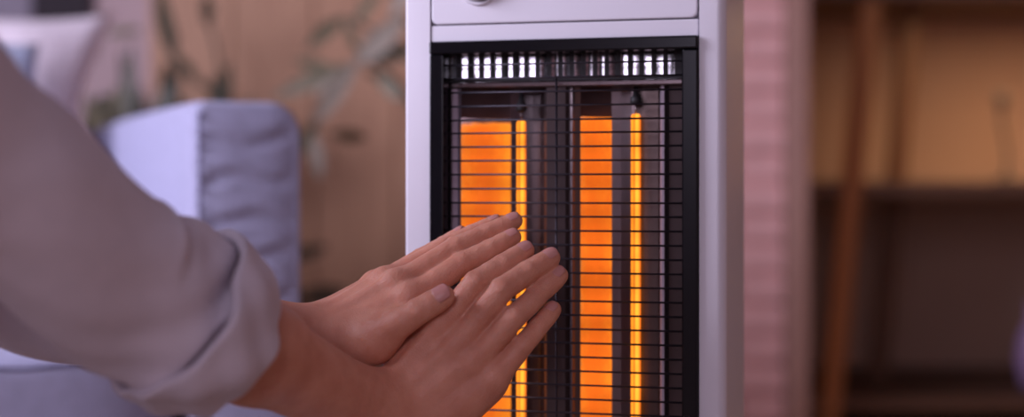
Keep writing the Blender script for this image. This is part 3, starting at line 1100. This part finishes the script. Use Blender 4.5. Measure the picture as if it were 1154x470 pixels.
def surface_nets(g):
    f = g.f
    ins = f < 0
    s = np.zeros(tuple(np.array(f.shape) - 1), np.int8)
    for dx in (0, 1):
        for dy in (0, 1):
            for dz in (0, 1):
                s += ins[dx:f.shape[0] - 1 + dx, dy:f.shape[1] - 1 + dy, dz:f.shape[2] - 1 + dz]
    mask = (s > 0) & (s < 8)
    idx = np.argwhere(mask)
    imap = np.full(mask.shape, -1, np.int64)
    imap[mask] = np.arange(len(idx))
    acc = np.zeros((len(idx), 3)); cnt = np.zeros(len(idx))
    corners = [(a, b, c) for a in (0, 1) for b in (0, 1) for c in (0, 1)]
    for ca in corners:
        for ax in range(3):
            if ca[ax] == 1: continue
            cb = list(ca); cb[ax] = 1
            fa = f[idx[:, 0] + ca[0], idx[:, 1] + ca[1], idx[:, 2] + ca[2]]
            fb = f[idx[:, 0] + cb[0], idx[:, 1] + cb[1], idx[:, 2] + cb[2]]
            ch = (fa < 0) != (fb < 0)
            t = np.where(ch, fa / np.where(ch, fa - fb, 1), 0)
            p = np.array(ca, float)[None, :].repeat(len(idx), 0)
            p[:, ax] += t
            acc += p * ch[:, None]; cnt += ch
    verts = g.lo + g.res * (idx + acc / cnt[:, None])
    faces = []
    for ax in range(3):
        o1, o2 = (ax + 1) % 3, (ax + 2) % 3
        n = f.shape
        sa = [slice(None)] * 3; sb = [slice(None)] * 3
        sa[ax] = slice(0, n[ax] - 1); sb[ax] = slice(1, n[ax])
        ch = ins[tuple(sa)] != ins[tuple(sb)]
        e = np.argwhere(ch)
        e = e[(e[:, o1] > 0) & (e[:, o2] > 0) & (e[:, o1] < n[o1] - 1) & (e[:, o2] < n[o2] - 1)]
        flip = ins[e[:, 0], e[:, 1], e[:, 2]]
        q = []
        for d1, d2 in ((1, 1), (0, 1), (0, 0), (1, 0)):
            c = e.copy(); c[:, o1] -= d1; c[:, o2] -= d2
            q.append(imap[c[:, 0], c[:, 1], c[:, 2]])
        q = np.stack(q, 1)
        q[~flip] = q[~flip][:, ::-1]
        faces.append(q)
    faces = np.concatenate(faces)
    faces = faces[(faces >= 0).all(1)]
    return verts, faces


def smooth_field(g):
    f = g.f
    for ax in range(3):
        f2 = f.copy()
        a = [slice(None)] * 3; b = [slice(None)] * 3; c = [slice(None)] * 3
        a[ax] = slice(0, -2); b[ax] = slice(1, -1); c[ax] = slice(2, None)
        f2[tuple(b)] = 0.25 * f[tuple(a)] + 0.5 * f[tuple(b)] + 0.25 * f[tuple(c)]
        f = f2
    g.f = f


nails = []


def hand(g, spec):
    """palm first (soft blends), then each finger joined to the palm but not to its neighbours"""
    for a, b, r1, r2, k in spec['palm']:
        add_cap(g, a, b, r1, r2, k)
    for a, b, r1, r2, k in spec['tendons']:
        add_cap(g, a, b, r1, r2, k)
    palm = g.f.copy()
    out = g.f
    for fg in spec['fingers']:
        J, rad = fg['joints'], fg['radii']
        nrm = Vector(fg['normal']).normalized()
        tipd = (J[3] - J[2]).normalized()
        tip = J[3] - tipd * rad[3]
        pts = [J[0], J[1], J[2], tip]
        allp = np.array([tuple(p) for p in pts])
        kk = fg.get('k', 0.010)
        m = max(rad) + kk + 4 * g.res
        bl = g.block(allp.min(0) - m, allp.max(0) + m)
        sl, X = bl
        Fd = np.full(g.f[sl].shape, 0.06, np.float32)
        for i in range(3):
            a, b = pts[i], pts[i + 1]
            ra, rb = rad[i], rad[i + 1]
            # phalanx is a bit slimmer in the middle and padded on the palm side
            mid = a.lerp(b, 0.5); rm = 0.5 * (ra + rb) * (0.965 if i < 2 else 1.0)
            Fd = smin(Fd, cap_d(X, a, mid, ra, rm), 0.0012)
            Fd = smin(Fd, cap_d(X, mid, b, rm, rb), 0.0012)
            pad = nrm * -(0.18 * rm)
            Fd = smin(Fd, cap_d(X, a.lerp(b, 0.3) + pad, a.lerp(b, 0.75) + pad, rm * 0.90, rm * 0.90), 0.003)
        # knuckle swelling and skin folds on the back of the middle joint
        for ji, amp in ((1, 0.0016), (2, 0.0009)):
            ax = (pts[ji + 1] - pts[ji - 1]).normalized()
            c = pts[ji] + nrm * (rad[ji] * 0.42)
            sd = ax.cross(nrm)
            Fd = smin(Fd, cap_d(X, c - sd * rad[ji] * 0.25, c + sd * rad[ji] * 0.25, rad[ji] * 0.56, rad[ji] * 0.56), 0.002)
            for q in (-1, 0, 1):
                cc = pts[ji] + ax * (q * 0.0028) + nrm * (rad[ji] * 1.10)
                gd = cap_d(X, cc - sd * rad[ji] * 0.45, cc + sd * rad[ji] * 0.45, 0.0007 + amp * 0.35, 0.0007 + amp * 0.35)
                Fd = -smin(-Fd, gd, 0.0012)
        comb = smin(palm[sl], Fd, kk)
        out[sl] = np.minimum(out[sl], comb)
        nails.append((pts[2], tip, J[3], nrm, rad[3], fg.get('nw', 1.0)))
    g.f = out


def fing(px, rad, normal, k=0.010, nw=1.0):
    return dict(joints=[P(*p) for p in px], radii=rad, normal=normal, k=k, nw=nw)


# ---- right hand (nearer): back to the camera, fingers up and to the right
nR = (-0.38, -0.80, 0.42)
RH = dict(fingers=[
    fing([(496, 367, 1.340), (536, 318, 1.338), (567, 298, 1.352), (600, 277.5, 1.368)], [0.0112, 0.0101, 0.0091, 0.0081], nR),
    fing([(514, 390, 1.336), (566, 326, 1.330), (595, 306, 1.346), (629, 285.5, 1.362)], [0.0114, 0.0105, 0.0096, 0.0084], nR),
    fing([(533, 407, 1.334), (580, 357, 1.330), (606, 332, 1.346), (637, 304, 1.362)], [0.0112, 0.0102, 0.0092, 0.0081], nR),
    fing([(557, 426, 1.336), (589, 389, 1.336), (607, 368, 1.346), (629, 342, 1.358)], [0.0106, 0.0092, 0.0082, 0.0072], nR),
    fing([(458, 412, 1.362), (480, 398, 1.376), (500, 386, 1.382), (524, 374, 1.385)], [0.0120, 0.0105, 0.0095, 0.0085], (-0.5, 0.6, 0.5), 0.014),
], palm=[], tendons=[])
wristR, foreR, elbowR = P(424, 466, 1.328), P(288, 398, 1.215), P(165, 325, 1.135)
carp = [P(437, 444, 1.330), P(446, 458, 1.328), P(456, 472, 1.328), P(468, 488, 1.330)]
radial = (P(497, 368, 1.34) - P(557, 426, 1.336)).normalized()
pm_ = RH['palm']
for i in range(4):
    m = RH['fingers'][i]['joints'][0]
    pm_.append((carp[i], m, 0.0135, (0.0108, 0.0112, 0.0108, 0.0100)[i], 0.012))
    off = Vector((0.004, 0.010, -0.002))
    pm_.append((carp[i] + off, m.lerp(carp[i], 0.15) + off, 0.013, 0.009, 0.012))
pm_.append((P(545, 436, 1.344), P(487, 492, 1.344), 0.0150, 0.0170, 0.014))      # heel of the hand
pm_.append((P(440, 446, 1.345), P(458, 412, 1.362), 0.0150, 0.0125, 0.014))       # thumb base behind the palm
pm_.append((P(452, 404, 1.350), P(497, 372, 1.348), 0.012, 0.011, 0.014))
pm_.append((P(432, 452, 1.325), P(452, 484, 1.328), 0.0165, 0.0165, 0.016))
# forearm: two bones side by side
fdir = (wristR - foreR).normalized()
side = Vector((0.45, 0.0, 0.75)); side = (side - fdir * side.dot(fdir)).normalized()
for sgn in (-1, 1):
    pm_.append((foreR + side * sgn * 0.009, wristR + side * sgn * 0.0095, 0.0285, 0.0180, 0.02))
    pm_.append((elbowR + side * sgn * 0.006, foreR + side * sgn * 0.009, 0.036, 0.0285, 0.02))
pm_.append((P(400, 436, 1.300), P(430, 438, 1.320), 0.012, 0.010, 0.016))
# tendons raised on the back of the hand
nv = Vector(nR).normalized()
for i, amp in ((0, 1.0), (1, 1.0), (2, 0.8), (3, 0.5)):
    m = RH['fingers'][i]['joints'][0]
    RH['tendons'].append((carp[i].lerp(m, 0.10) + nv * 0.0118, m + nv * 0.0088, 0.0030 * amp + 0.0004, 0.0031 * amp + 0.0004, 0.005))
    RH['tendons'].append((m + nv * 0.003, m + nv * 0.0040, 0.0092, 0.0092, 0.006))

# ---- left hand (farther): fingers to the right, thumb lying over the right hand
nL = (-0.40, -0.62, 0.68)
LH = dict(fingers=[
    fing([(462, 336, 1.352), (521, 297, 1.368), (553, 281, 1.378), (586, 263, 1.390)], [0.0112, 0.0102, 0.0090, 0.0077], nL),
    fing([(447, 321, 1.362), (514, 279, 1.382), (549, 263, 1.394), (588, 245, 1.404)], [0.0110, 0.0099, 0.0088, 0.0076], nL),
    fing([(434, 318, 1.378), (500, 279, 1.400), (532, 263, 1.410), (567, 247, 1.418)], [0.0102, 0.0090, 0.0078, 0.0068], (-0.35, -0.30, 0.88)),
    fing([(424, 321, 1.394), (474, 290, 1.414), (500, 275, 1.420), (527, 258, 1.424)], [0.0095, 0.0082, 0.0072, 0.0062], (-0.45, -0.25, 0.86)),
    fing([(424, 383, 1.334), (447, 367, 1.326), (471, 351, 1.319), (511, 327, 1.322)], [0.0135, 0.0120, 0.0112, 0.0098], (-0.25, -0.86, 0.44), 0.018, 1.25),
], palm=[], tendons=[])
wristL, foreL, elbowL = P(352, 384, 1.358), P(250, 368, 1.320), P(40, 346, 1.26)
carpL = [P(372, 382, 1.350), P(368, 372, 1.358), P(362, 366, 1.368), P(356, 362, 1.380)]
pl_ = LH['palm']
for i in range(4):
    m = LH['fingers'][i]['joints'][0]
    pl_.append((carpL[i], m, 0.0135, (0.0108, 0.0110, 0.0104, 0.0096)[i], 0.012))
    off = Vector((0.006, 0.012, -0.010))
    pl_.append((carpL[i] + off, m.lerp(carpL[i], 0.15) + off, 0.013, 0.009, 0.012))
pl_.append((P(376, 388, 1.350), P(424, 383, 1.336), 0.0165, 0.0135, 0.018))       # thenar
pl_.append((P(392, 376, 1.352), P(430, 372, 1.342), 0.0115, 0.0090, 0.016))
pl_.append((P(430, 366, 1.350), P(450, 348, 1.354), 0.0075, 0.0070, 0.012))       # web
pl_.append((P(404, 398, 1.348), P(420, 394, 1.344), 0.0110, 0.0110, 0.016))
fdl = (wristL - foreL).normalized()
sdl = Vector((-0.1, 0.45, 0.80)); sdl = (sdl - fdl * sdl.dot(fdl)).normalized()
for sgn in (-1, 1):
    pl_.append((foreL + sdl * sgn * 0.008, wristL + sdl * sgn * 0.0095, 0.0270, 0.0185, 0.02))
    pl_.append((elbowL + sdl * sgn * 0.006, foreL + sdl * sgn * 0.008, 0.028, 0.0260, 0.02))
nvl = Vector(nL).normalized()
for i, amp in ((0, 1.0), (1, 1.0), (2, 0.9), (3, 0.6)):
    m = LH['fingers'][i]['joints'][0]
    LH['tendons'].append((carpL[i].lerp(m, 0.12) + nvl * 0.0116, m + nvl * 0.0088, 0.0030 * amp + 0.0004, 0.0031 * amp + 0.0004, 0.005))
    LH['tendons'].append((m + nvl * 0.003, m + nvl * 0.0040, 0.0088, 0.0088, 0.006))
LH['tendons'].append((P(398, 386, 1.332), P(450, 362, 1.318), 0.0022, 0.0020, 0.006))

RES = 0.00135
body_v, body_f = [], []
nv_tot = 0


def push(v, f):
    global nv_tot
    body_v.append(v); body_f.append(f + nv_tot); nv_tot += len(v)


def bounds_of(spec, lim=None):
    pts = [tuple(p) for a in spec['palm'] for p in a[:2]] + [tuple(j) for fg in spec['fingers'] for j in fg['joints']]
    pts = np.array(pts)
    lo, hi = pts.min(0) - 0.05, pts.max(0) + 0.045
    return lo, hi


for spec in (RH, LH):
    lo, hi = bounds_of(spec)
    g = Grid(lo, hi, RES)
    hand(g, spec)
    smooth_field(g)
    v, f = surface_nets(g)
    push(v, f)

# rest of the body (outside the picture): kneeling on the floor, facing the heater
shR, shL = P(-150, 82, 0.93), Vector((-0.56, 1.27, 0.685))
fwd = Vector((0.89, 0.455, 0)).normalized()
lft = Vector((-0.455, 0.89, 0)).normalized()
S = (shR + shL) / 2 - fwd * 0.03
pel = Vector((S.x, S.y, 0)) - fwd * 0.20 + Vector((0, 0, 0.25))
torso = [
    (pel - lft * 0.07, pel + lft * 0.07, 0.115, 0.115, 0.05),
    (pel + Vector((0, 0, 0.03)), pel.lerp(S, 0.5), 0.105, 0.100, 0.06),
    (pel.lerp(S, 0.45) - lft * 0.05, S - lft * 0.07 - Vector((0, 0, 0.06)), 0.085, 0.085, 0.06),
    (pel.lerp(S, 0.45) + lft * 0.05, S + lft * 0.07 - Vector((0, 0, 0.06)), 0.085, 0.085, 0.06),
    (shR, S, 0.052, 0.060, 0.05), (shL, S, 0.052, 0.060, 0.05),
]
kneeR, kneeL = pel + fwd * 0.36 - lft * 0.11, pel + fwd * 0.36 + lft * 0.11
kneeR.z = kneeL.z = 0.075
legs = []
for kn_, s_ in ((kneeR, -1), (kneeL, 1)):
    hip = pel + lft * 0.085 * s_ - Vector((0, 0, 0.03))
    ank = pel + lft * 0.10 * s_ - fwd * 0.06; ank.z = 0.055
    legs += [(hip, kn_, 0.082, 0.060, 0.03), (kn_, ank, 0.056, 0.040, 0.02)]
neck0 = S + fwd * 0.02
head_c = S + fwd * 0.07 + Vector((0, 0, 0.225))
g = Grid(np.array(pel) - 0.55, np.array(pel) + np.array([0.62, 0.62, 0.80]), 0.008)
for a in torso + legs: add_cap(g, *a)
add_cap(g, shR, elbowR, 0.046, 0.036, 0.03); add_cap(g, shL, elbowL, 0.046, 0.030, 0.03)
add_cap(g, elbowR, foreR, 0.036, 0.028, 0.02); add_cap(g, elbowL, foreL, 0.030, 0.026, 0.02)
add_cap(g, neck0, head_c - Vector((0, 0, 0.05)), 0.052, 0.050, 0.03)
add_ell(g, head_c + Vector((0, 0, 0.03)), (0.092, 0.080, 0.095), 0.02, [list(fwd), list(lft), [0, 0, 1]] if False else None)
add_ell(g, head_c + fwd * 0.015 - Vector((0, 0, 0.03)), (0.070, 0.066, 0.085), 0.03)
add_cap(g, head_c + fwd * 0.086 + Vector((0, 0, 0.012)), head_c + fwd * 0.102 - Vector((0, 0, 0.018)), 0.008, 0.012, 0.012)
for s_ in (-1, 1):
    add_cap(g, head_c + lft * 0.078 * s_ + Vector((0, 0, 0.012)), head_c + lft * 0.076 * s_ - Vector((0, 0, 0.03)), 0.014, 0.010, 0.01)
    fa = pel + lft * 0.10 * s_ - fwd * 0.07; fa.z = 0.045
    fb = pel + lft * 0.09 * s_ - fwd * 0.24; fb.z = 0.034
    add_cap(g, fa, fb, 0.040, 0.030, 0.02)
v, f = surface_nets(g)
push(v, f)
BV, BF = np.concatenate(body_v), np.concatenate(body_f)

person = empty('person', (pel.x, pel.y, 0))
po = Vector(person.location)
tag(person, 'person in rolled up taupe shirt sleeves holding both hands to the heater', 'person')


def npmesh(name, v, f, mat, parent, smooth=True):
    me = bpy.data.meshes.new(name)
    v = v - np.array(po)
    me.vertices.add(len(v)); me.vertices.foreach_set('co', v.astype(np.float32).ravel())
    me.loops.add(f.size); me.loops.foreach_set('vertex_index', f.astype(np.int32).ravel())
    me.polygons.add(len(f)); me.polygons.foreach_set('loop_start', np.arange(0, f.size, 4, dtype=np.int32))
    me.update(calc_edges=True); me.validate()
    return link(name, me, mat, parent, smooth)


body = npmesh('body', BV, BF, M['skin'], person)

# fingernails: curved plates on the backs of the fingertips
def nail(dip, tipc, tip, nrm, r, nw):
    ax = (tip - dip).normalized()
    n = (nrm - ax * nrm.dot(ax)).normalized()
    sd = ax.cross(n)
    L, half = 0.0120 * (r / 0.0078), R(46) * nw ** 0.3
    verts, faces = [], []
    nu, nvv = 10, 10
    for j in range(nvv + 1):
        t = j / nvv
        for i in range(nu + 1):
            u = 2 * i / nu - 1
            base_round = (1 - math.sqrt(max(0, 1 - 0.85 * u * u))) * 0.0040
            tip_round = (1 - math.sqrt(max(0, 1 - 0.85 * u * u))) * 0.0042
            s0, s1 = base_round, L - tip_round
            s = s0 + (s1 - s0) * t
            ang = u * half
            rr = r * 1.02 - 0.0014 * (max(0, s / L - 0.45)) ** 2 * 3 - (0.0007 if t == 0 else 0)
            c = tip - ax * (L + 0.0028) + ax * s
            ctr = c
            verts.append(ctr + (n * math.cos(ang) + sd * math.sin(ang)) * rr - po)
    for j in range(nvv):
        for i in range(nu):
            a = j * (nu + 1) + i
            faces.append((a, a + 1, a + nu + 2, a + nu + 1))
    o = pyd('fingernail', verts, faces, M['nail'], person)
    md_ = o.modifiers.new('thickness', 'SOLIDIFY'); md_.thickness = 0.0007; md_.offset = 0
    return o


for q in nails:
    nail(*q)

# ---- shirt
g = Grid(np.array(pel) - 0.40, np.array(pel) + np.array([0.52, 0.52, 0.60]), 0.008)
for a, b, r1, r2, k in torso: add_cap(g, a, b, r1 + 0.016, r2 + 0.016, k)
v, f = surface_nets(g)
shirt = npmesh('shirt', v, f, M['shirt'], person)
g = Grid(np.array(pel) - 0.45, np.array(pel) + np.array([0.60, 0.60, 0.30]), 0.008)
add_cap(g, torso[0][0], torso[0][1], 0.124, 0.124, 0.05)
for a, b, r1, r2, k in legs: add_cap(g, a, b, r1 + 0.011, r2 + 0.011, k)
v, f = surface_nets(g)
npmesh('trousers', v, f, M['jeans'], person)
g = Grid(np.array(head_c) - 0.2, np.array(head_c) + 0.2, 0.008)
add_ell(g, head_c - fwd * 0.022 + Vector((0, 0, 0.045)), (0.095, 0.088, 0.095), 0.02)
add_cap(g, head_c - fwd * 0.06 + Vector((0, 0, 0.02)), head_c - fwd * 0.085 - Vector((0, 0, 0.13)), 0.065, 0.045, 0.04)
v, f = surface_nets(g)
npmesh('hair', v, f, M['hair'], person)
M['eye'] = simple('eye', (0.75, 0.72, 0.72), 0.15, noise=0.05)
M['iris'] = simple('iris', (0.06, 0.03, 0.015), 0.15, noise=0.2)
M['lip'] = simple('lips', (0.50, 0.17, 0.15), 0.4, noise=0.1)
for s_ in (-1, 1):
    ec = head_c + fwd * 0.077 + lft * 0.031 * s_ + Vector((0, 0, 0.018)) - po
    ey = lathe('eye', [(0.001, -0.0125), (0.008, -0.0095), (0.0120, -0.003), (0.0120, 0.003), (0.008, 0.0095), (0.001, 0.0125)], M['eye'], person, 20)
    ey.location = ec
    ir = lathe('iris', [(0.001, -0.0050), (0.0046, -0.003), (0.0046, 0.003), (0.001, 0.0050)], M['iris'], person, 16)
    ir.location = ec + fwd * 0.0088
    bp_ = [ec + lft * (0.016 * t) + fwd * (0.015 - 0.004 * t * t * (1 if t * s_ > 0 else 0.2)) + Vector((0, 0, 0.018 - 0.004 * t * t)) for t in (-1, -0.5, 0, 0.5, 1)]
    tube('eyebrow', bp_, [0.001, 0.0026, 0.0028, 0.0026, 0.001], M['hair'], person, 8)
mc = head_c + fwd * 0.080 - Vector((0, 0, 0.052)) - po
tube('mouth', [mc + lft * (0.022 * t) - fwd * (0.010 * t * t) for t in (-1, -0.6, -0.2, 0.2, 0.6, 1)], [0.001, 0.0045, 0.0058, 0.0058, 0.0045, 0.001], M['lip'], person, 10)


def sleeve(name, stations, folds, n=120, m=150):
    pts = [s[0] for s in stations]; rad = [s[1] for s in stations]
    rp, rr = resample(pts, rad, m)
    return tube(name, [p - po for p in rp], rr, M['shirt'], person, n, disp=folds, cap=False)


def foldsR(s, a):
    e = math.exp(-((s - 0.93) / 0.10) ** 2)
    d = 0.0030 * math.sin(2 * a + 9 * s + 0.6) * (0.4 + s)
    d += 0.0022 * math.sin(3 * a - 16 * s + 1.0) * (0.3 + 0.9 * s)
    d += 0.0035 * math.exp(-((s - 0.60) / 0.025) ** 2) * max(0, math.cos(a - 0.2)) - 0.0050 * math.exp(-((s - 0.64) / 0.025) ** 2) * max(0, math.cos(a - 0.2))
    d += 0.004 * e * math.sin(5 * a + 20 * s)
    d += 0.0012 * math.sin(7 * a + 31 * s) * s
    return d


stR = [(shR, 0.070), (P(-62, 155, 0.985), 0.0630), (P(9, 204, 1.03), 0.0620), (P(90, 287, 1.09), 0.0600), (P(150, 325, 1.13), 0.0600), (P(190, 347, 1.155), 0.0610), (P(214, 364, 1.168), 0.0540)]
slR = sleeve('sleeve', stR, foldsR)


def cuff(parent, c0, c1, r0, r1, seed, th=0.005, n=140):
    """rolled-up cuff: a thick band that overlaps the sleeve end, wavy rims"""
    rnd = random.Random(seed)
    ax = (c1 - c0)
    L = ax.length; ax.normalize()
    up = Vector((0, 0, 1)); nn = (up - ax * up.dot(ax)).normalized(); b = ax.cross(nn)
    prof = []   # (along 0..1, radial offset) loop: outer surface, rim roll, inner surface
    for i in range(13):
        t = i / 12
        prof.append((t, 0.0 + 0.0045 * math.sin(math.pi * t)))
    for i in range(1, 6):
        a = math.pi * i / 6
        prof.append((1 + 0.10 * math.sin(a), -th * (1 - math.cos(a)) / 2))
    for i in range(10):
        prof.append((0.98 - i * 0.105, -th - 0.0015))
    verts, faces = [], []
    mm = len(prof)
    for t, off in prof:
        for i in range(n):
            a = 2 * math.pi * i / n
            wob = 0.0026 * math.sin(3 * a + 1.2 + seed) + 0.0020 * math.sin(5 * a + 5 * t) + 0.0016 * math.sin(9 * a - 6 * t)
            fl = 0.018 * math.exp(-((((a - R(40) + math.pi) % (2 * math.pi)) - math.pi) / 0.35) ** 2) * (1 - t)     # flap that stands off
            along = t * L + (0.010 * math.sin(a * 2 + 0.8) + 0.007 * math.sin(3 * a + 2)) * (1 - t) + 0.004 * math.sin(2 * a + 1) * t
            r = r0 + (r1 - r0) * t + off + wob + fl * 0.5
            verts.append(c0 + ax * along + (nn * math.cos(a) + b * math.sin(a)) * r - po)
    for j in range(mm):
        for i in range(n):
            faces.append((j * n + i, j * n + (i + 1) % n, ((j + 1) % mm) * n + (i + 1) % n, ((j + 1) % mm) * n + i))
    return pyd('cuff', verts, faces, M['shirt'], parent)


cuff(slR, P(190, 349, 1.150), P(248, 386, 1.190), 0.0690, 0.0580, 1)
stL = [(shL, 0.068), (shL.lerp(elbowL, 0.5), 0.060), (elbowL, 0.043), (elbowL.lerp(foreL, 0.5), 0.041), (elbowL.lerp(foreL, 0.8), 0.040)]
slL = sleeve('sleeve', stL, lambda s, a: 0.003 * math.sin(2 * a + 9 * s) + 0.002 * math.sin(3 * a - 18 * s), 80, 80)
cuff(slL, elbowL.lerp(foreL, 0.72), elbowL.lerp(foreL, 1.0), 0.045, 0.043, 2)
